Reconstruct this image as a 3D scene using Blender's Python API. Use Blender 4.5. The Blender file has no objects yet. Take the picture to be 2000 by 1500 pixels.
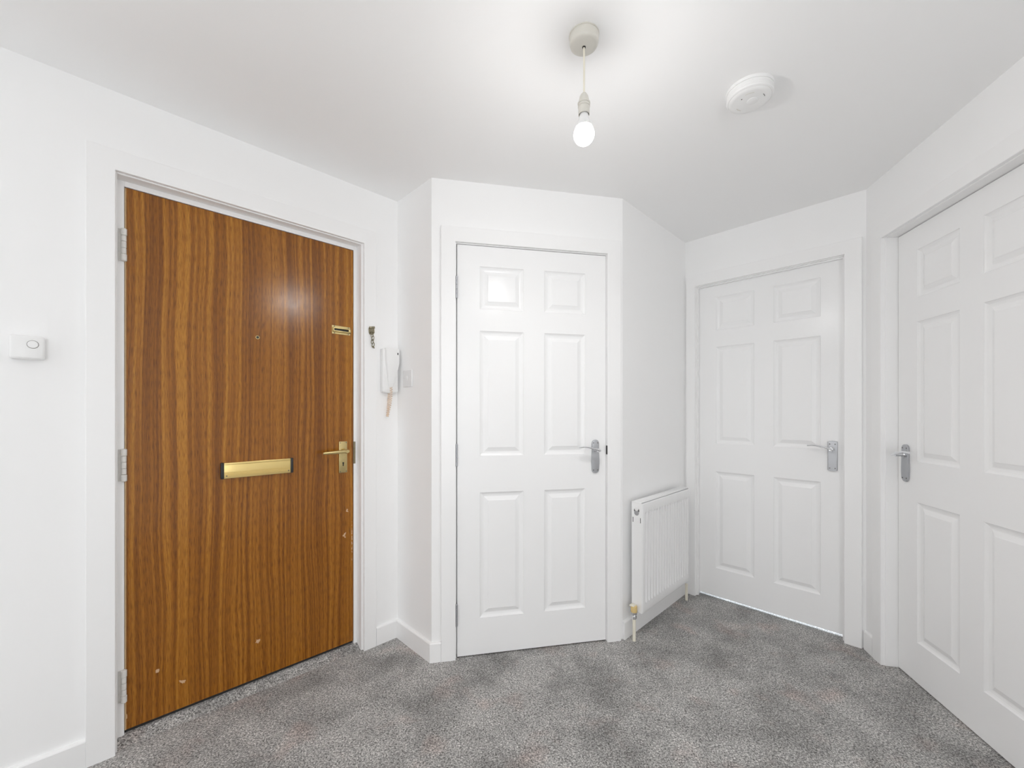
import bpy, bmesh, math, random
from mathutils import Vector, Matrix

S = bpy.context.scene
COL = S.collection
PI = math.pi

# ------------------------------------------------------------------ camera, world, lights, exposure
CAM_H = 1.185            # lens height above the carpet
CEIL = 2.2954            # ceiling height
F_PX = 815.0             # focal length in pixels of the 2000 px wide frame
cam = bpy.data.cameras.new('camera')
cam.sensor_fit = 'HORIZONTAL'
cam.sensor_width = 36.0
cam.lens = F_PX / 2000.0 * 36.0
cam.shift_y = 54.0 / 2000.0
cam.clip_start = 0.02
cam_o = bpy.data.objects.new('camera', cam)
cam_o.location = (0, 0, CAM_H)
cam_o.rotation_euler = (PI / 2, 0, 0)
COL.objects.link(cam_o)
S.camera = cam_o

world = bpy.data.worlds.new('overcast_daylight')
S.world = world
world.use_nodes = True
wbg = world.node_tree.nodes['Background']
wbg.inputs['Color'].default_value = (0.925, 0.965, 1.0, 1)
wbg.inputs['Strength'].default_value = 0.4

FILL_COLOR = (0.955, 0.975, 1.0)
FILL_W = 48.0          # base watts of the fill lamps added out of view
BULB_W = 14.5            # lamp inside the pendant bulb's diffuser

vs = S.view_settings
vs.view_transform = 'Standard'
vs.look = 'None'
vs.gamma = 1.0
vs.use_curve_mapping = False
vs.exposure = 0.40
S.cycles.max_bounces = 14
S.cycles.diffuse_bounces = 12
S.cycles.glossy_bounces = 4


# ------------------------------------------------------------------ materials
def new_mat(name):
    m = bpy.data.materials.new(name)
    m.use_nodes = True
    return m, m.node_tree, m.node_tree.nodes['Principled BSDF']


def mat(name, col, rough=0.5, metal=0.0, spec=0.5, bump=0.0, bscale=200.0, bdist=0.001, var=0.0, vscale=4.0, coat=0.0):
    m, nt, b = new_mat(name)
    b.inputs['Base Color'].default_value = (*col, 1)
    b.inputs['Roughness'].default_value = rough
    b.inputs['Metallic'].default_value = metal
    b.inputs['Specular IOR Level'].default_value = spec
    b.inputs['Coat Weight'].default_value = coat
    tc = nt.nodes.new('ShaderNodeTexCoord')
    if var > 0:
        n = nt.nodes.new('ShaderNodeTexNoise')
        n.inputs['Scale'].default_value = vscale
        n.inputs['Detail'].default_value = 4
        nt.links.new(tc.outputs['Object'], n.inputs['Vector'])
        r = nt.nodes.new('ShaderNodeMix')
        r.data_type = 'RGBA'
        r.inputs['A'].default_value = (*[c * (1 - var) for c in col], 1)
        r.inputs['B'].default_value = (*[min(1, c * (1 + var)) for c in col], 1)
        nt.links.new(n.outputs['Fac'], r.inputs['Factor'])
        nt.links.new(r.outputs['Result'], b.inputs['Base Color'])
    if bump > 0:
        n2 = nt.nodes.new('ShaderNodeTexNoise')
        n2.inputs['Scale'].default_value = bscale
        n2.inputs['Detail'].default_value = 3
        nt.links.new(tc.outputs['Object'], n2.inputs['Vector'])
        bp = nt.nodes.new('ShaderNodeBump')
        bp.inputs['Strength'].default_value = bump
        bp.inputs['Distance'].default_value = bdist
        nt.links.new(n2.outputs['Fac'], bp.inputs['Height'])
        nt.links.new(bp.outputs['Normal'], b.inputs['Normal'])
    return m


def carpet_mat():
    m, nt, b = new_mat('carpet_grey_twist')
    N, L = nt.nodes.new, nt.links.new
    tc = N('ShaderNodeTexCoord')

    def noise(scale, detail, rough=0.5, dist=0.0):
        n = N('ShaderNodeTexNoise')
        n.inputs['Scale'].default_value = scale
        n.inputs['Detail'].default_value = detail
        n.inputs['Roughness'].default_value = rough
        n.inputs['Distortion'].default_value = dist
        L(tc.outputs['Object'], n.inputs['Vector'])
        return n

    fine = noise(190, 3, 0.65, 0.8)
    r1 = N('ShaderNodeValToRGB')
    e = r1.color_ramp.elements
    e[0].position = 0.36
    e[0].color = (0.11, 0.106, 0.102, 1)
    e[1].position = 0.64
    e[1].color = (0.78, 0.765, 0.74, 1)
    k = e.new(0.50)
    k.color = (0.375, 0.366, 0.354, 1)
    L(fine.outputs['Fac'], r1.inputs['Fac'])
    # brushed pile: patches lying darker and lighter
    blot = noise(4.2, 5, 0.62, 0.25)
    r2 = N('ShaderNodeValToRGB')
    e = r2.color_ramp.elements
    e[0].position = 0.34
    e[0].color = (0.62, 0.62, 0.62, 1)
    e[1].position = 0.60
    e[1].color = (1.06, 1.06, 1.06, 1)
    L(blot.outputs['Fac'], r2.inputs['Fac'])
    mul = N('ShaderNodeMix')
    mul.data_type = 'RGBA'
    mul.blend_type = 'MULTIPLY'
    mul.inputs['Factor'].default_value = 1.0
    L(r1.outputs['Color'], mul.inputs['A'])
    L(r2.outputs['Color'], mul.inputs['B'])
    # faint warm fibres
    pink = noise(5.5, 3, 0.5, 0.2)
    r3 = N('ShaderNodeValToRGB')
    e = r3.color_ramp.elements
    e[0].position = 0.56
    e[0].color = (1, 1, 1, 1)
    e[1].position = 0.72
    e[1].color = (1.10, 0.985, 0.955, 1)
    L(pink.outputs['Fac'], r3.inputs['Fac'])
    mul2 = N('ShaderNodeMix')
    mul2.data_type = 'RGBA'
    mul2.blend_type = 'MULTIPLY'
    mul2.inputs['Factor'].default_value = 1.0
    L(mul.outputs['Result'], mul2.inputs['A'])
    L(r3.outputs['Color'], mul2.inputs['B'])
    L(mul2.outputs['Result'], b.inputs['Base Color'])
    b.inputs['Roughness'].default_value = 0.95
    b.inputs['Specular IOR Level'].default_value = 0.1
    b.inputs['Sheen Weight'].default_value = 0.15
    bp = N('ShaderNodeBump')
    bp.inputs['Strength'].default_value = 0.5
    bp.inputs['Distance'].default_value = 0.006
    L(fine.outputs['Fac'], bp.inputs['Height'])
    L(bp.outputs['Normal'], b.inputs['Normal'])
    return m


def wood_mat():
    """Sapele veneer: upright ribbon stripes, short pores, satin varnish, a few chips by the lock edge."""
    m, nt, b = new_mat('sapele_veneer')
    N, L = nt.nodes.new, nt.links.new
    tc = N('ShaderNodeTexCoord')
    warp = N('ShaderNodeTexNoise')
    warp.inputs['Scale'].default_value = 1.0
    warp.inputs['Detail'].default_value = 2
    mp0 = N('ShaderNodeMapping')
    mp0.inputs['Scale'].default_value = (5.0, 1.0, 0.9)
    L(tc.outputs['Object'], mp0.inputs['Vector'])
    L(mp0.outputs['Vector'], warp.inputs['Vector'])
    sub = N('ShaderNodeMath')
    sub.operation = 'SUBTRACT'
    sub.inputs[1].default_value = 0.5
    L(warp.outputs['Fac'], sub.inputs[0])
    sc = N('ShaderNodeMath')
    sc.operation = 'MULTIPLY'
    sc.inputs[1].default_value = 0.07
    L(sub.outputs[0], sc.inputs[0])
    cmb = N('ShaderNodeCombineXYZ')
    L(sc.outputs[0], cmb.inputs['X'])
    add = N('ShaderNodeVectorMath')
    add.operation = 'ADD'
    L(tc.outputs['Object'], add.inputs[0])
    L(cmb.outputs[0], add.inputs[1])

    def stripe(sx, sz, detail, rough=0.5):
        mp = N('ShaderNodeMapping')
        mp.inputs['Scale'].default_value = (sx, 1.0, sz)
        L(add.outputs[0], mp.inputs['Vector'])
        n = N('ShaderNodeTexNoise')
        n.inputs['Scale'].default_value = 1.0
        n.inputs['Detail'].default_value = detail
        n.inputs['Roughness'].default_value = rough
        L(mp.outputs['Vector'], n.inputs['Vector'])
        return n

    a = stripe(76, 0.32, 1.5, 0.5)
    c = stripe(190, 0.8, 3, 0.6)
    big = stripe(10, 0.25, 2, 0.5)

    def madd(x, w, y=None):
        q = N('ShaderNodeMath')
        q.operation = 'MULTIPLY'
        q.inputs[1].default_value = w
        L(x, q.inputs[0])
        if y is None:
            return q.outputs[0]
        t = N('ShaderNodeMath')
        L(q.outputs[0], t.inputs[0])
        L(y, t.inputs[1])
        return t.outputs[0]

    v = madd(a.outputs['Fac'], 0.50, madd(c.outputs['Fac'], 0.26, madd(big.outputs['Fac'], 0.24)))
    ramp = N('ShaderNodeValToRGB')
    e = ramp.color_ramp.elements
    e[0].position = 0.41
    e[0].color = (0.215, 0.072, 0.0065, 1)
    e[1].position = 0.62
    e[1].color = (0.470, 0.198, 0.021, 1)
    k = e.new(0.475)
    k.color = (0.290, 0.103, 0.0090, 1)
    k2 = e.new(0.53)
    k2.color = (0.365, 0.139, 0.0130, 1)
    L(v, ramp.inputs['Fac'])
    # pores
    pore = stripe(750, 26, 2, 0.5)
    pr = N('ShaderNodeValToRGB')
    e = pr.color_ramp.elements
    e[0].position = 0.36
    e[0].color = (0.55, 0.50, 0.46, 1)
    e[1].position = 0.52
    e[1].color = (1, 1, 1, 1)
    L(pore.outputs['Fac'], pr.inputs['Fac'])
    mul = N('ShaderNodeMix')
    mul.data_type = 'RGBA'
    mul.blend_type = 'MULTIPLY'
    mul.inputs['Factor'].default_value = 1
    L(ramp.outputs['Color'], mul.inputs['A'])
    L(pr.outputs['Color'], mul.inputs['B'])
    # chips: small bare patches on the lock side and along the foot
    sep = N('ShaderNodeSeparateXYZ')
    L(tc.outputs['Object'], sep.inputs[0])

    def near(x0, z0, rx, rz):
        dx = N('ShaderNodeMath'); dx.operation = 'SUBTRACT'; dx.inputs[1].default_value = x0; L(sep.outputs['X'], dx.inputs[0])
        dz = N('ShaderNodeMath'); dz.operation = 'SUBTRACT'; dz.inputs[1].default_value = z0; L(sep.outputs['Z'], dz.inputs[0])
        qx = N('ShaderNodeMath'); qx.operation = 'DIVIDE'; qx.inputs[1].default_value = rx; L(dx.outputs[0], qx.inputs[0])
        qz = N('ShaderNodeMath'); qz.operation = 'DIVIDE'; qz.inputs[1].default_value = rz; L(dz.outputs[0], qz.inputs[0])
        cx = N('ShaderNodeCombineXYZ'); L(qx.outputs[0], cx.inputs[0]); L(qz.outputs[0], cx.inputs[1])
        ln = N('ShaderNodeVectorMath'); ln.operation = 'LENGTH'; L(cx.outputs[0], ln.inputs[0])
        iv = N('ShaderNodeMath'); iv.operation = 'SUBTRACT'; iv.inputs[0].default_value = 1.0; iv.use_clamp = True
        L(ln.outputs['Value'], iv.inputs[1])
        return iv.outputs[0]

    chipn = N('ShaderNodeTexNoise')
    chipn.inputs['Scale'].default_value = 85
    chipn.inputs['Detail'].default_value = 4
    L(tc.outputs['Object'], chipn.inputs['Vector'])
    masks = [near(0.795, 0.535, 0.022, 0.055), near(0.808, 0.655, 0.016, 0.030), near(0.832, 0.50, 0.008, 0.25),
             near(0.42, 0.16, 0.03, 0.03), near(0.16, 0.10, 0.03, 0.03), near(0.09, 0.175, 0.02, 0.02), near(0.004, 0.05, 0.012, 0.03)]
    tot = masks[0]
    for q in masks[1:]:
        mx = N('ShaderNodeMath'); mx.operation = 'MAXIMUM'; L(tot, mx.inputs[0]); L(q, mx.inputs[1]); tot = mx.outputs[0]
    pm = N('ShaderNodeMath'); pm.operation = 'MULTIPLY'; L(tot, pm.inputs[0]); L(chipn.outputs['Fac'], pm.inputs[1])
    st = N('ShaderNodeValToRGB')
    st.color_ramp.elements[0].position = 0.36
    st.color_ramp.elements[1].position = 0.40
    L(pm.outputs[0], st.inputs['Fac'])
    chip = N('ShaderNodeMix')
    chip.data_type = 'RGBA'
    L(st.outputs['Color'], chip.inputs['Factor'])
    L(mul.outputs['Result'], chip.inputs['A'])
    chip.inputs['B'].default_value = (0.62, 0.40, 0.22, 1)
    L(chip.outputs['Result'], b.inputs['Base Color'])
    # varnish: satin with worn patches
    wn = N('ShaderNodeTexNoise')
    wn.inputs['Scale'].default_value = 26
    wn.inputs['Detail'].default_value = 5
    L(tc.outputs['Object'], wn.inputs['Vector'])
    mr = N('ShaderNodeMapRange')
    mr.inputs['To Min'].default_value = 0.18
    mr.inputs['To Max'].default_value = 0.28
    L(wn.outputs['Fac'], mr.inputs['Value'])
    L(mr.outputs['Result'], b.inputs['Roughness'])
    b.inputs['Specular IOR Level'].default_value = 0.44
    bp = N('ShaderNodeBump')
    bp.inputs['Strength'].default_value = 0.12
    bp.inputs['Distance'].default_value = 0.0006
    L(pore.outputs['Fac'], bp.inputs['Height'])
    L(bp.outputs['Normal'], b.inputs['Normal'])
    return m


def diffuser_mat(name, col, strength):
    """Thin glowing diffuser: gives off a white glow and lets the lamp inside shine through."""
    m = bpy.data.materials.new(name)
    m.use_nodes = True
    nt = m.node_tree
    nt.nodes.clear()
    out = nt.nodes.new('ShaderNodeOutputMaterial')
    em = nt.nodes.new('ShaderNodeEmission')
    em.inputs['Color'].default_value = (*col, 1)
    em.inputs['Strength'].default_value = strength
    tr = nt.nodes.new('ShaderNodeBsdfTransparent')
    ad = nt.nodes.new('ShaderNodeAddShader')
    nt.links.new(em.outputs[0], ad.inputs[0])
    nt.links.new(tr.outputs[0], ad.inputs[1])
    nt.links.new(ad.outputs[0], out.inputs['Surface'])
    m.cycles.emission_sampling = 'NONE'
    return m


WHITE = (0.918, 0.918, 0.917)
M = dict(
    wall=mat('wall_emulsion', WHITE, 0.65, spec=0.25),
    ceiling=mat('ceiling_emulsion', (0.930, 0.930, 0.929), 0.9, spec=0.15),
    trim=mat('white_satin_woodwork', (0.912, 0.911, 0.909), 0.30, spec=0.45),
    door=mat('white_gloss_door', (0.908, 0.908, 0.908), 0.22, spec=0.24),
    carpet=carpet_mat(),
    wood=wood_mat(),
    lipping=mat('pale_lipping', (0.52, 0.36, 0.19), 0.55, bump=0.2, bscale=90, var=0.25, vscale=30),
    dark=mat('dark_recess', (0.03, 0.028, 0.026), 0.7),  # near-black colour put in for the shade of gaps and holes
    brass=mat('aged_brass', (0.62, 0.50, 0.24), 0.34, metal=1.0, bump=0.06, bscale=120, var=0.18, vscale=45),
    gold=mat('gold_anodised', (0.86, 0.66, 0.27), 0.30, metal=0.75, bump=0.03, bscale=200),
    steelbrass=mat('tarnished_brass', (0.30, 0.27, 0.19), 0.32, metal=1.0, var=0.25, vscale=120),
    chrome=mat('satin_chrome', (0.52, 0.53, 0.55), 0.48, metal=1.0),
    polished=mat('polished_chrome', (0.80, 0.81, 0.83), 0.10, metal=1.0),
    screw=mat('screw_steel', (0.16, 0.15, 0.14), 0.4, metal=0.8),
    plastic=mat('white_plastic', (0.86, 0.86, 0.855), 0.32),
    plastic2=mat('white_plastic_shade', (0.80, 0.80, 0.80), 0.4),
    switch=mat('greyed_switch_plastic', (0.80, 0.80, 0.80), 0.3),
    ivory=mat('aged_ivory_plastic', (0.70, 0.68, 0.62), 0.42),
    cream=mat('cream_cord', (0.84, 0.80, 0.68), 0.5),
    peach=mat('peach_coiled_cord', (0.80, 0.62, 0.46), 0.5),
    black=mat('black_plastic', (0.02, 0.02, 0.02), 0.4),
    rad=mat('radiator_enamel', (0.87, 0.87, 0.87), 0.28, spec=0.5),
    yellow=mat('yellowed_cap', (0.72, 0.54, 0.24), 0.45),
    hingepaint=mat('painted_hinge', (0.74, 0.73, 0.70), 0.4, bump=0.3, bscale=160, bdist=0.001, var=0.12, vscale=90),
    bulb=diffuser_mat('bulb_glow', (1.0, 0.995, 0.985), 3.0),
)


# ------------------------------------------------------------------ mesh helpers
class MB:
    """Collects solids; coordinates are (along the wall, out of the wall, up) for wall things, world axes otherwise."""

    def __init__(self, flip=True):
        self.bm = bmesh.new()
        self.flip = flip     # wall-local: second coordinate counts out of the wall, mesh y counts into it

    def _v(self, p):
        return self.bm.verts.new((p[0], -p[1] if self.flip else p[1], p[2]))

    def box(self, a0, a1, b0, b1, c0, c1, bevel=0.0, seg=2):
        vs_ = [self._v((a, b, c)) for a in (a0, a1) for b in (b0, b1) for c in (c0, c1)]
        fs = [self.bm.faces.new([vs_[i] for i in q]) for q in
              ((0, 1, 3, 2), (4, 6, 7, 5), (0, 4, 5, 1), (2, 3, 7, 6), (0, 2, 6, 4), (1, 5, 7, 3))]
        if bevel > 0:
            ed = list({e for f in fs for e in f.edges})
            bmesh.ops.bevel(self.bm, geom=ed, offset=bevel, segments=seg, profile=0.5, affect='EDGES')
        return self

    def prism(self, pts, axis, t0, t1, bevel=0.0, seg=2):
        """pts: 2-D outline; axis 0/1/2 is the extrusion axis, pts fill the other two in order."""
        def mk(p, t):
            c = list(p)
            c.insert(axis, t)
            return self._v(c)
        A = [mk(p, t0) for p in pts]
        B = [mk(p, t1) for p in pts]
        n = len(pts)
        fs = [self.bm.faces.new(A), self.bm.faces.new(B[::-1])]
        for i in range(n):
            fs.append(self.bm.faces.new([A[i], B[i], B[(i + 1) % n], A[(i + 1) % n]]))
        if bevel > 0:
            ed = [e for e in fs[1].edges] + [e for e in fs[0].edges]
            bmesh.ops.bevel(self.bm, geom=ed, offset=bevel, segments=seg, profile=0.5, affect='EDGES')
        return self

    def lathe(self, prof, c=(0, 0, 0), axis=2, n=32):
        """prof: (radius, height) list; revolved about an axis through c."""
        rings = []
        for r, hgt in prof:
            ring = []
            for i in range(n if r > 1e-6 else 1):
                a = 2 * PI * i / n
                p = [r * math.cos(a), r * math.sin(a)]
                p.insert(axis, hgt)
                ring.append(self._v((c[0] + p[0], c[1] + p[1], c[2] + p[2])))
            rings.append(ring)
        for A, B in zip(rings, rings[1:]):
            for i in range(n):
                j = (i + 1) % n
                q = [A[i % len(A)], A[j % len(A)], B[j % len(B)], B[i % len(B)]]
                u = []
                for v in q:
                    if v not in u:
                        u.append(v)
                if len(u) > 2:
                    self.bm.faces.new(u)
        for ring in (rings[0], rings[-1]):
            if len(ring) > 2:
                self.bm.faces.new(ring)
        return self

    def sweep(self, path, radii, up=(0, 0, 1), n=12, cap=True):
        """Tube along path; radii: one (side, thick) pair or number per point; 'side' lies across path and up."""
        P = [Vector(p) for p in path]
        rings = []
        upv = Vector(up)
        for i, p in enumerate(P):
            t = (P[min(i + 1, len(P) - 1)] - P[max(i - 1, 0)]).normalized()
            side = t.cross(upv)
            if side.length < 1e-4:
                side = t.cross(Vector((1, 0, 0)))
            side.normalize()
            th = side.cross(t).normalized()
            r = radii[i] if isinstance(radii, list) else radii
            ra, rb = r if isinstance(r, (list, tuple)) else (r, r)
            rings.append([self._v(p + side * (ra * math.cos(2 * PI * k / n)) + th * (rb * math.sin(2 * PI * k / n))) for k in range(n)])
        for A, B in zip(rings, rings[1:]):
            for k in range(n):
                self.bm.faces.new([A[k], A[(k + 1) % n], B[(k + 1) % n], B[k]])
        if cap:
            self.bm.faces.new(rings[0])
            self.bm.faces.new(rings[-1][::-1])
        return self

    def mesh(self, name, m, smooth=False, angle=35):
        bmesh.ops.recalc_face_normals(self.bm, faces=self.bm.faces)
        me = bpy.data.meshes.new(name)
        self.bm.to_mesh(me)
        self.bm.free()
        me.materials.append(m)
        if smooth:
            for p in me.polygons:
                p.use_smooth = True
            me.set_sharp_from_angle(angle=math.radians(angle))
        return me

    def build(self, name, m, parent=None, smooth=False, matrix=None, angle=35):
        o = bpy.data.objects.new(name, self.mesh(name, m, smooth, angle))
        COL.objects.link(o)
        if parent:
            o.parent = parent
        if matrix is not None:
            if parent:
                o.matrix_local = matrix
            else:
                o.matrix_world = matrix
        return o


def tag(o, label=None, cat=None, kind=None, group=None):
    if label:
        o['label'] = label
    if cat:
        o['category'] = cat
    if kind:
        o['kind'] = kind
    if group:
        o['group'] = group
    return o


def empty(name, matrix):
    o = bpy.data.objects.new(name, None)
    o.empty_display_size = 0.05
    COL.objects.link(o)
    o.matrix_world = matrix
    return o


# ------------------------------------------------------------------ the plan of the hall
Lp = Vector((-1.5573, 1.2692))
A = Vector((-0.6057, 2.2088))
B = Vector((-0.3819, 1.9802))
C = Vector((0.5764, 2.1758))
D = Vector((1.1403, 2.7455))
Ep = Vector((1.7704, 2.0851))
Fp = Vector((1.5990, 1.3032))
u1 = (A - Lp).normalized()
n1 = Vector((u1.y, -u1.x))
G = Lp - u1 * 1.5
Kp = G + n1 * 3.2
u6 = (Fp - Ep).normalized()
Jp = Ep + u6 * 3.9


class Wall:
    def __init__(self, a, b):
        self.o = a
        self.u = (b - a).normalized()
        self.n = Vector((self.u.y, -self.u.x))
        self.len = (b - a).length

    def at(self, s=0.0, n=0.0, z=0.0):
        """Frame with x along the wall, y into the wall, z up."""
        p = self.o + self.u * s + self.n * n
        u, v = self.u, -self.n
        return Matrix(((u.x, v.x, 0, p.x), (u.y, v.y, 0, p.y), (0, 0, 1, z), (0, 0, 0, 1)))


W1, W2, W3 = Wall(Lp, A), Wall(A, B), Wall(B, C)
W4, W5, W6 = Wall(C, D), Wall(D, Ep), Wall(Ep, Jp)
W7, W8 = Wall(Jp, Kp), Wall(Kp, G)

room = [G, A, B, C, D, Ep, Jp, Kp]


def grow(pts, d):
    """Offset the outline outwards (the points run clockwise seen from above)."""
    out = []
    n = len(pts)
    for i, p in enumerate(pts):
        e0 = (p - pts[i - 1]).normalized()
        e1 = (pts[(i + 1) % n] - p).normalized()
        m0, m1 = Vector((-e0.y, e0.x)), Vector((-e1.y, e1.x))
        bis = (m0 + m1).normalized()
        out.append(p + bis * (d / max(0.4, bis.dot(m0))))
    return out


mb = MB(False)
mb.prism([(-4.2, -3.2), (3.2, -3.2), (3.2, 4.0), (-4.2, 4.0)], 2, -0.06, 0.0)
floor = tag(mb.build('floor', M['carpet']), 'mottled grey twist-pile carpet covering the hall floor', 'floor', 'structure')
mb = MB(False)
q0, q1, q2, q3 = G + u1 * 1.0 - n1 * 0.1, G - u1 * 0.1 - n1 * 0.1, Kp - u1 * 0.1, Kp - u1 * 3.0
mb.prism([tuple(q) for q in (q0, q0 - n1 * 3.0, q0 - n1 * 3.0 - u1 * 4.0, q3, q2, q1)], 2, 0.001, 0.006)
tag(mb.build('floor_bounce', mat('pale_bounce', (0.62, 0.57, 0.50), 0.4)), 'added pale floor out of view that bounces light to the ceiling', 'floor', 'structure')  # unseen pale floor added to bounce light up to the ceiling
mb = MB(False)
mb.prism([tuple(p) for p in grow(room, 0.045)], 2, CEIL, CEIL + 0.08)
tag(mb.build('ceiling', M['ceiling']), 'flat white painted hall ceiling above the bare bulb', 'ceiling', 'structure')


def wall(name, W, label, s0, s1, th, *holes):
    m = MB()
    x = s0
    for a, b, top in holes:
        m.box(x, a, -th, 0, -0.02, CEIL + 0.02)
        m.box(a, b, -th, 0, top, CEIL + 0.02)
        x = b
    m.box(x, s1, -th, 0, -0.02, CEIL + 0.02)
    return tag(m.build(name, M['wall'], matrix=W.at()), label, 'wall', 'structure')


wall('wall_left', W1, 'white wall holding the brown wooden front door', -1.60, 1.337 + 0.05, 0.10, (-1.40, -0.60, 2.04), (0.2285, 1.166, 2.045))  # first opening is added out of view to let a fill lamp in
wall('wall_left_return', W2, 'short white return wall with the light switch', -0.05, W2.len, 0.05)
wall('wall_middle', W3, 'white angled wall framing the door with three visible steel hinges', 0.0, W3.len, 0.05, (0.088, 0.912, 2.022))
wall('wall_radiator', W4, 'white wall behind the radiator', 0.0, W4.len + 0.05, 0.03)
wall('wall_far', W5, 'white wall around the door beside the radiator', -0.05, W5.len + 0.05, 0.10, (0.045, 0.852, 2.018))
wall('wall_right', W6, 'white wall along the right of the hall with a deep-set door', -0.05, W6.len + 0.1, 0.10, (0.112, 0.955, 2.022))
wall('wall_back', W7, 'white wall behind the camera with an added opening for a fill lamp', -0.1, W7.len + 0.1, 0.10, (0.08, 0.88, 2.04))  # opening added to let a fill lamp in
wall('wall_back_left', W8, 'plain white wall to the left behind the camera', -0.1, W8.len + 0.1, 0.10)


def shell(name, W, s0, s1, n0, n1_, label):
    """Added box that keeps light out behind a door: two sides, a back and a lid."""
    m = MB()
    t = 0.03
    m.box(s0 - t, s0, n1_, n0, -0.02, 2.2)
    m.box(s1, s1 + t, n1_, n0, -0.02, 2.2)
    m.box(s0 - t, s1 + t, n1_ - t, n1_, -0.02, 2.2)
    m.box(s0 - t, s1 + t, n1_ - t, n0, 2.2, 2.23)
    return tag(m.build(name, M['wall'], matrix=W.at()), label, 'wall', 'structure')


shell('light_block_front_door', W1, 0.20, 1.20, -0.102, -0.70, 'added light-blocking box hidden behind the front door')  # unseen boxes added to keep the gaps under these doors dark
shell('light_block_angled_door', W3, 0.26, 0.76, -0.115, -0.50, 'added light-blocking box hidden behind the hinged white door')
shell('light_block_right_door', W6, 0.09, 0.98, -0.102, -0.70, 'added light-blocking box hidden behind the deep-set white door')

# added lamp for the daylight that shows in the gap under the far door
dl = bpy.data.lights.new('far_room_light', 'AREA')
dl.energy = 26
dl.size = 0.5
dl.color = (0.82, 0.91, 1.0)
dlo = bpy.data.objects.new('far_room_light', dl)
COL.objects.link(dlo)
p = W5.o + W5.u * 0.45 - W5.n * 0.48
dlo.location = (p.x, p.y, 1.2)



def add_fill_lamp(W, s0, s1, energy):
    """Broad fill lamp added out of view, a little way beyond an opening."""
    l = bpy.data.lights.new('fill_lamp', 'AREA')  # unseen fill lamp added to brighten the hall
    l.shape = 'RECTANGLE'
    l.size, l.size_y = 1.7, 2.0
    l.energy = energy
    l.color = FILL_COLOR
    o = bpy.data.objects.new('fill_lamp', l)
    COL.objects.link(o)
    q = W.o + W.u * ((s0 + s1) / 2) - W.n * 0.55
    o.location = (q.x, q.y, 1.08)
    o.rotation_euler = Vector((W.n.x, W.n.y, 0)).to_track_quat('-Z', 'Z').to_euler()


add_fill_lamp(W1, -1.40, -0.60, FILL_W * 1.20)
add_fill_lamp(W7, 0.08, 0.88, FILL_W * 0.75)

# ------------------------------------------------------------------ skirting boards
SK_H, SK_T = 0.092, 0.015


def skirt(name, W, s0, s1, label, mitre0=0.0, mitre1=0.0):
    """Board with a softly rounded top; mitre lengthens the front edge at an end."""
    prof = [(0, 0), (SK_T, 0), (SK_T, SK_H - 0.006), (SK_T - 0.002, SK_H - 0.002), (SK_T - 0.006, SK_H), (0, SK_H)]
    m = MB()
    a = [m._v((s0 - mitre0 * q[0] / SK_T, q[0], q[1])) for q in prof]
    b = [m._v((s1 + mitre1 * q[0] / SK_T, q[0], q[1])) for q in prof]
    m.bm.faces.new(a)
    m.bm.faces.new(b[::-1])
    for i in range(len(prof)):
        j = (i + 1) % len(prof)
        m.bm.faces.new([a[i], b[i], b[j], a[j]])
    return tag(m.build(name, M['trim'], matrix=W.at()), label, 'skirting board', 'structure')


skirt('baseboard_left', W1, -0.53, 0.182, 'white skirting board left of the wooden front door')
skirt('baseboard_left_corner', W1, 1.212, 1.337, 'short white skirting board between front door trim and corner', 0, -0.015)
skirt('baseboard_return', W2, 0.0, W2.len, 'white skirting board under the light switch', -0.015, 0.008)
skirt('baseboard_middle', W3, 0.0, 0.043, 'stub of white skirting board beside the hinged white door', 0.008, 0)
skirt('baseboard_radiator', W4, 0.0, W4.len, 'white skirting board behind the radiator', 0.005, -0.015)
skirt('baseboard_right', W6, 0.0, 0.072, 'short white skirting board between the two right-hand doors', -0.008, 0)
skirt('baseboard_back_left', W8, 0.0, W8.len, 'white skirting board on the plain wall behind the camera')


# ------------------------------------------------------------------ door trims (architrave, lining)
def board(m, a0, a1, z0, z1, th, bev=0.004):
    m.box(a0, a1, 0.0, th, z0, z1, bev, 2)


def trim(name, W, label, oL, iL, iR, oR, zi, zo, th=0.016, foot=0.0):
    """Three mitred architrave boards on the wall face."""
    root = empty(name, W.at((oL + oR) / 2, 0, 0))
    tag(root, label, 'door trim', 'structure')
    x0 = (oL + oR) / 2

    def brd(quad):
        m = MB()
        f0 = [m._v((q[0] - x0, 0, q[1])) for q in quad]
        f1 = [m._v((q[0] - x0, th, q[1])) for q in quad]
        top = m.bm.faces.new(f1)
        m.bm.faces.new(f0[::-1])
        sides = [m.bm.faces.new([f0[i], f0[(i + 1) % 4], f1[(i + 1) % 4], f1[i]]) for i in range(4)]
        long_ = sorted(top.edges, key=lambda e: -e.calc_length())[:2]
        bmesh.ops.bevel(m.bm, geom=long_, offset=0.0022, segments=2, profile=0.5, affect='EDGES')
        m.build('architrave_board', M['trim'], root)
    brd([(oL, foot), (iL, foot), (iL, zi), (oL, zo)])
    brd([(iR, foot), (oR, foot), (oR, zo), (iR, zi)])
    brd([(oL, zo), (iL, zi), (iR, zi), (oR, zo)])
    return root, x0


def lining(root, x0, wl, wr, il, ir, top_o, zi, depth, mat_='trim', name='lining'):
    """Jambs and head that line the opening, wall face back to depth."""
    for a, b in ((wl, il), (ir, wr)):
        MB().box(a - x0, b - x0, -depth, 0.0, 0.0, top_o, 0.0015, 1).build(name, M[mat_], root)
    MB().box(il - x0, ir - x0, -depth, 0.0, zi, top_o, 0.0015, 1).build(name, M[mat_], root)


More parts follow.
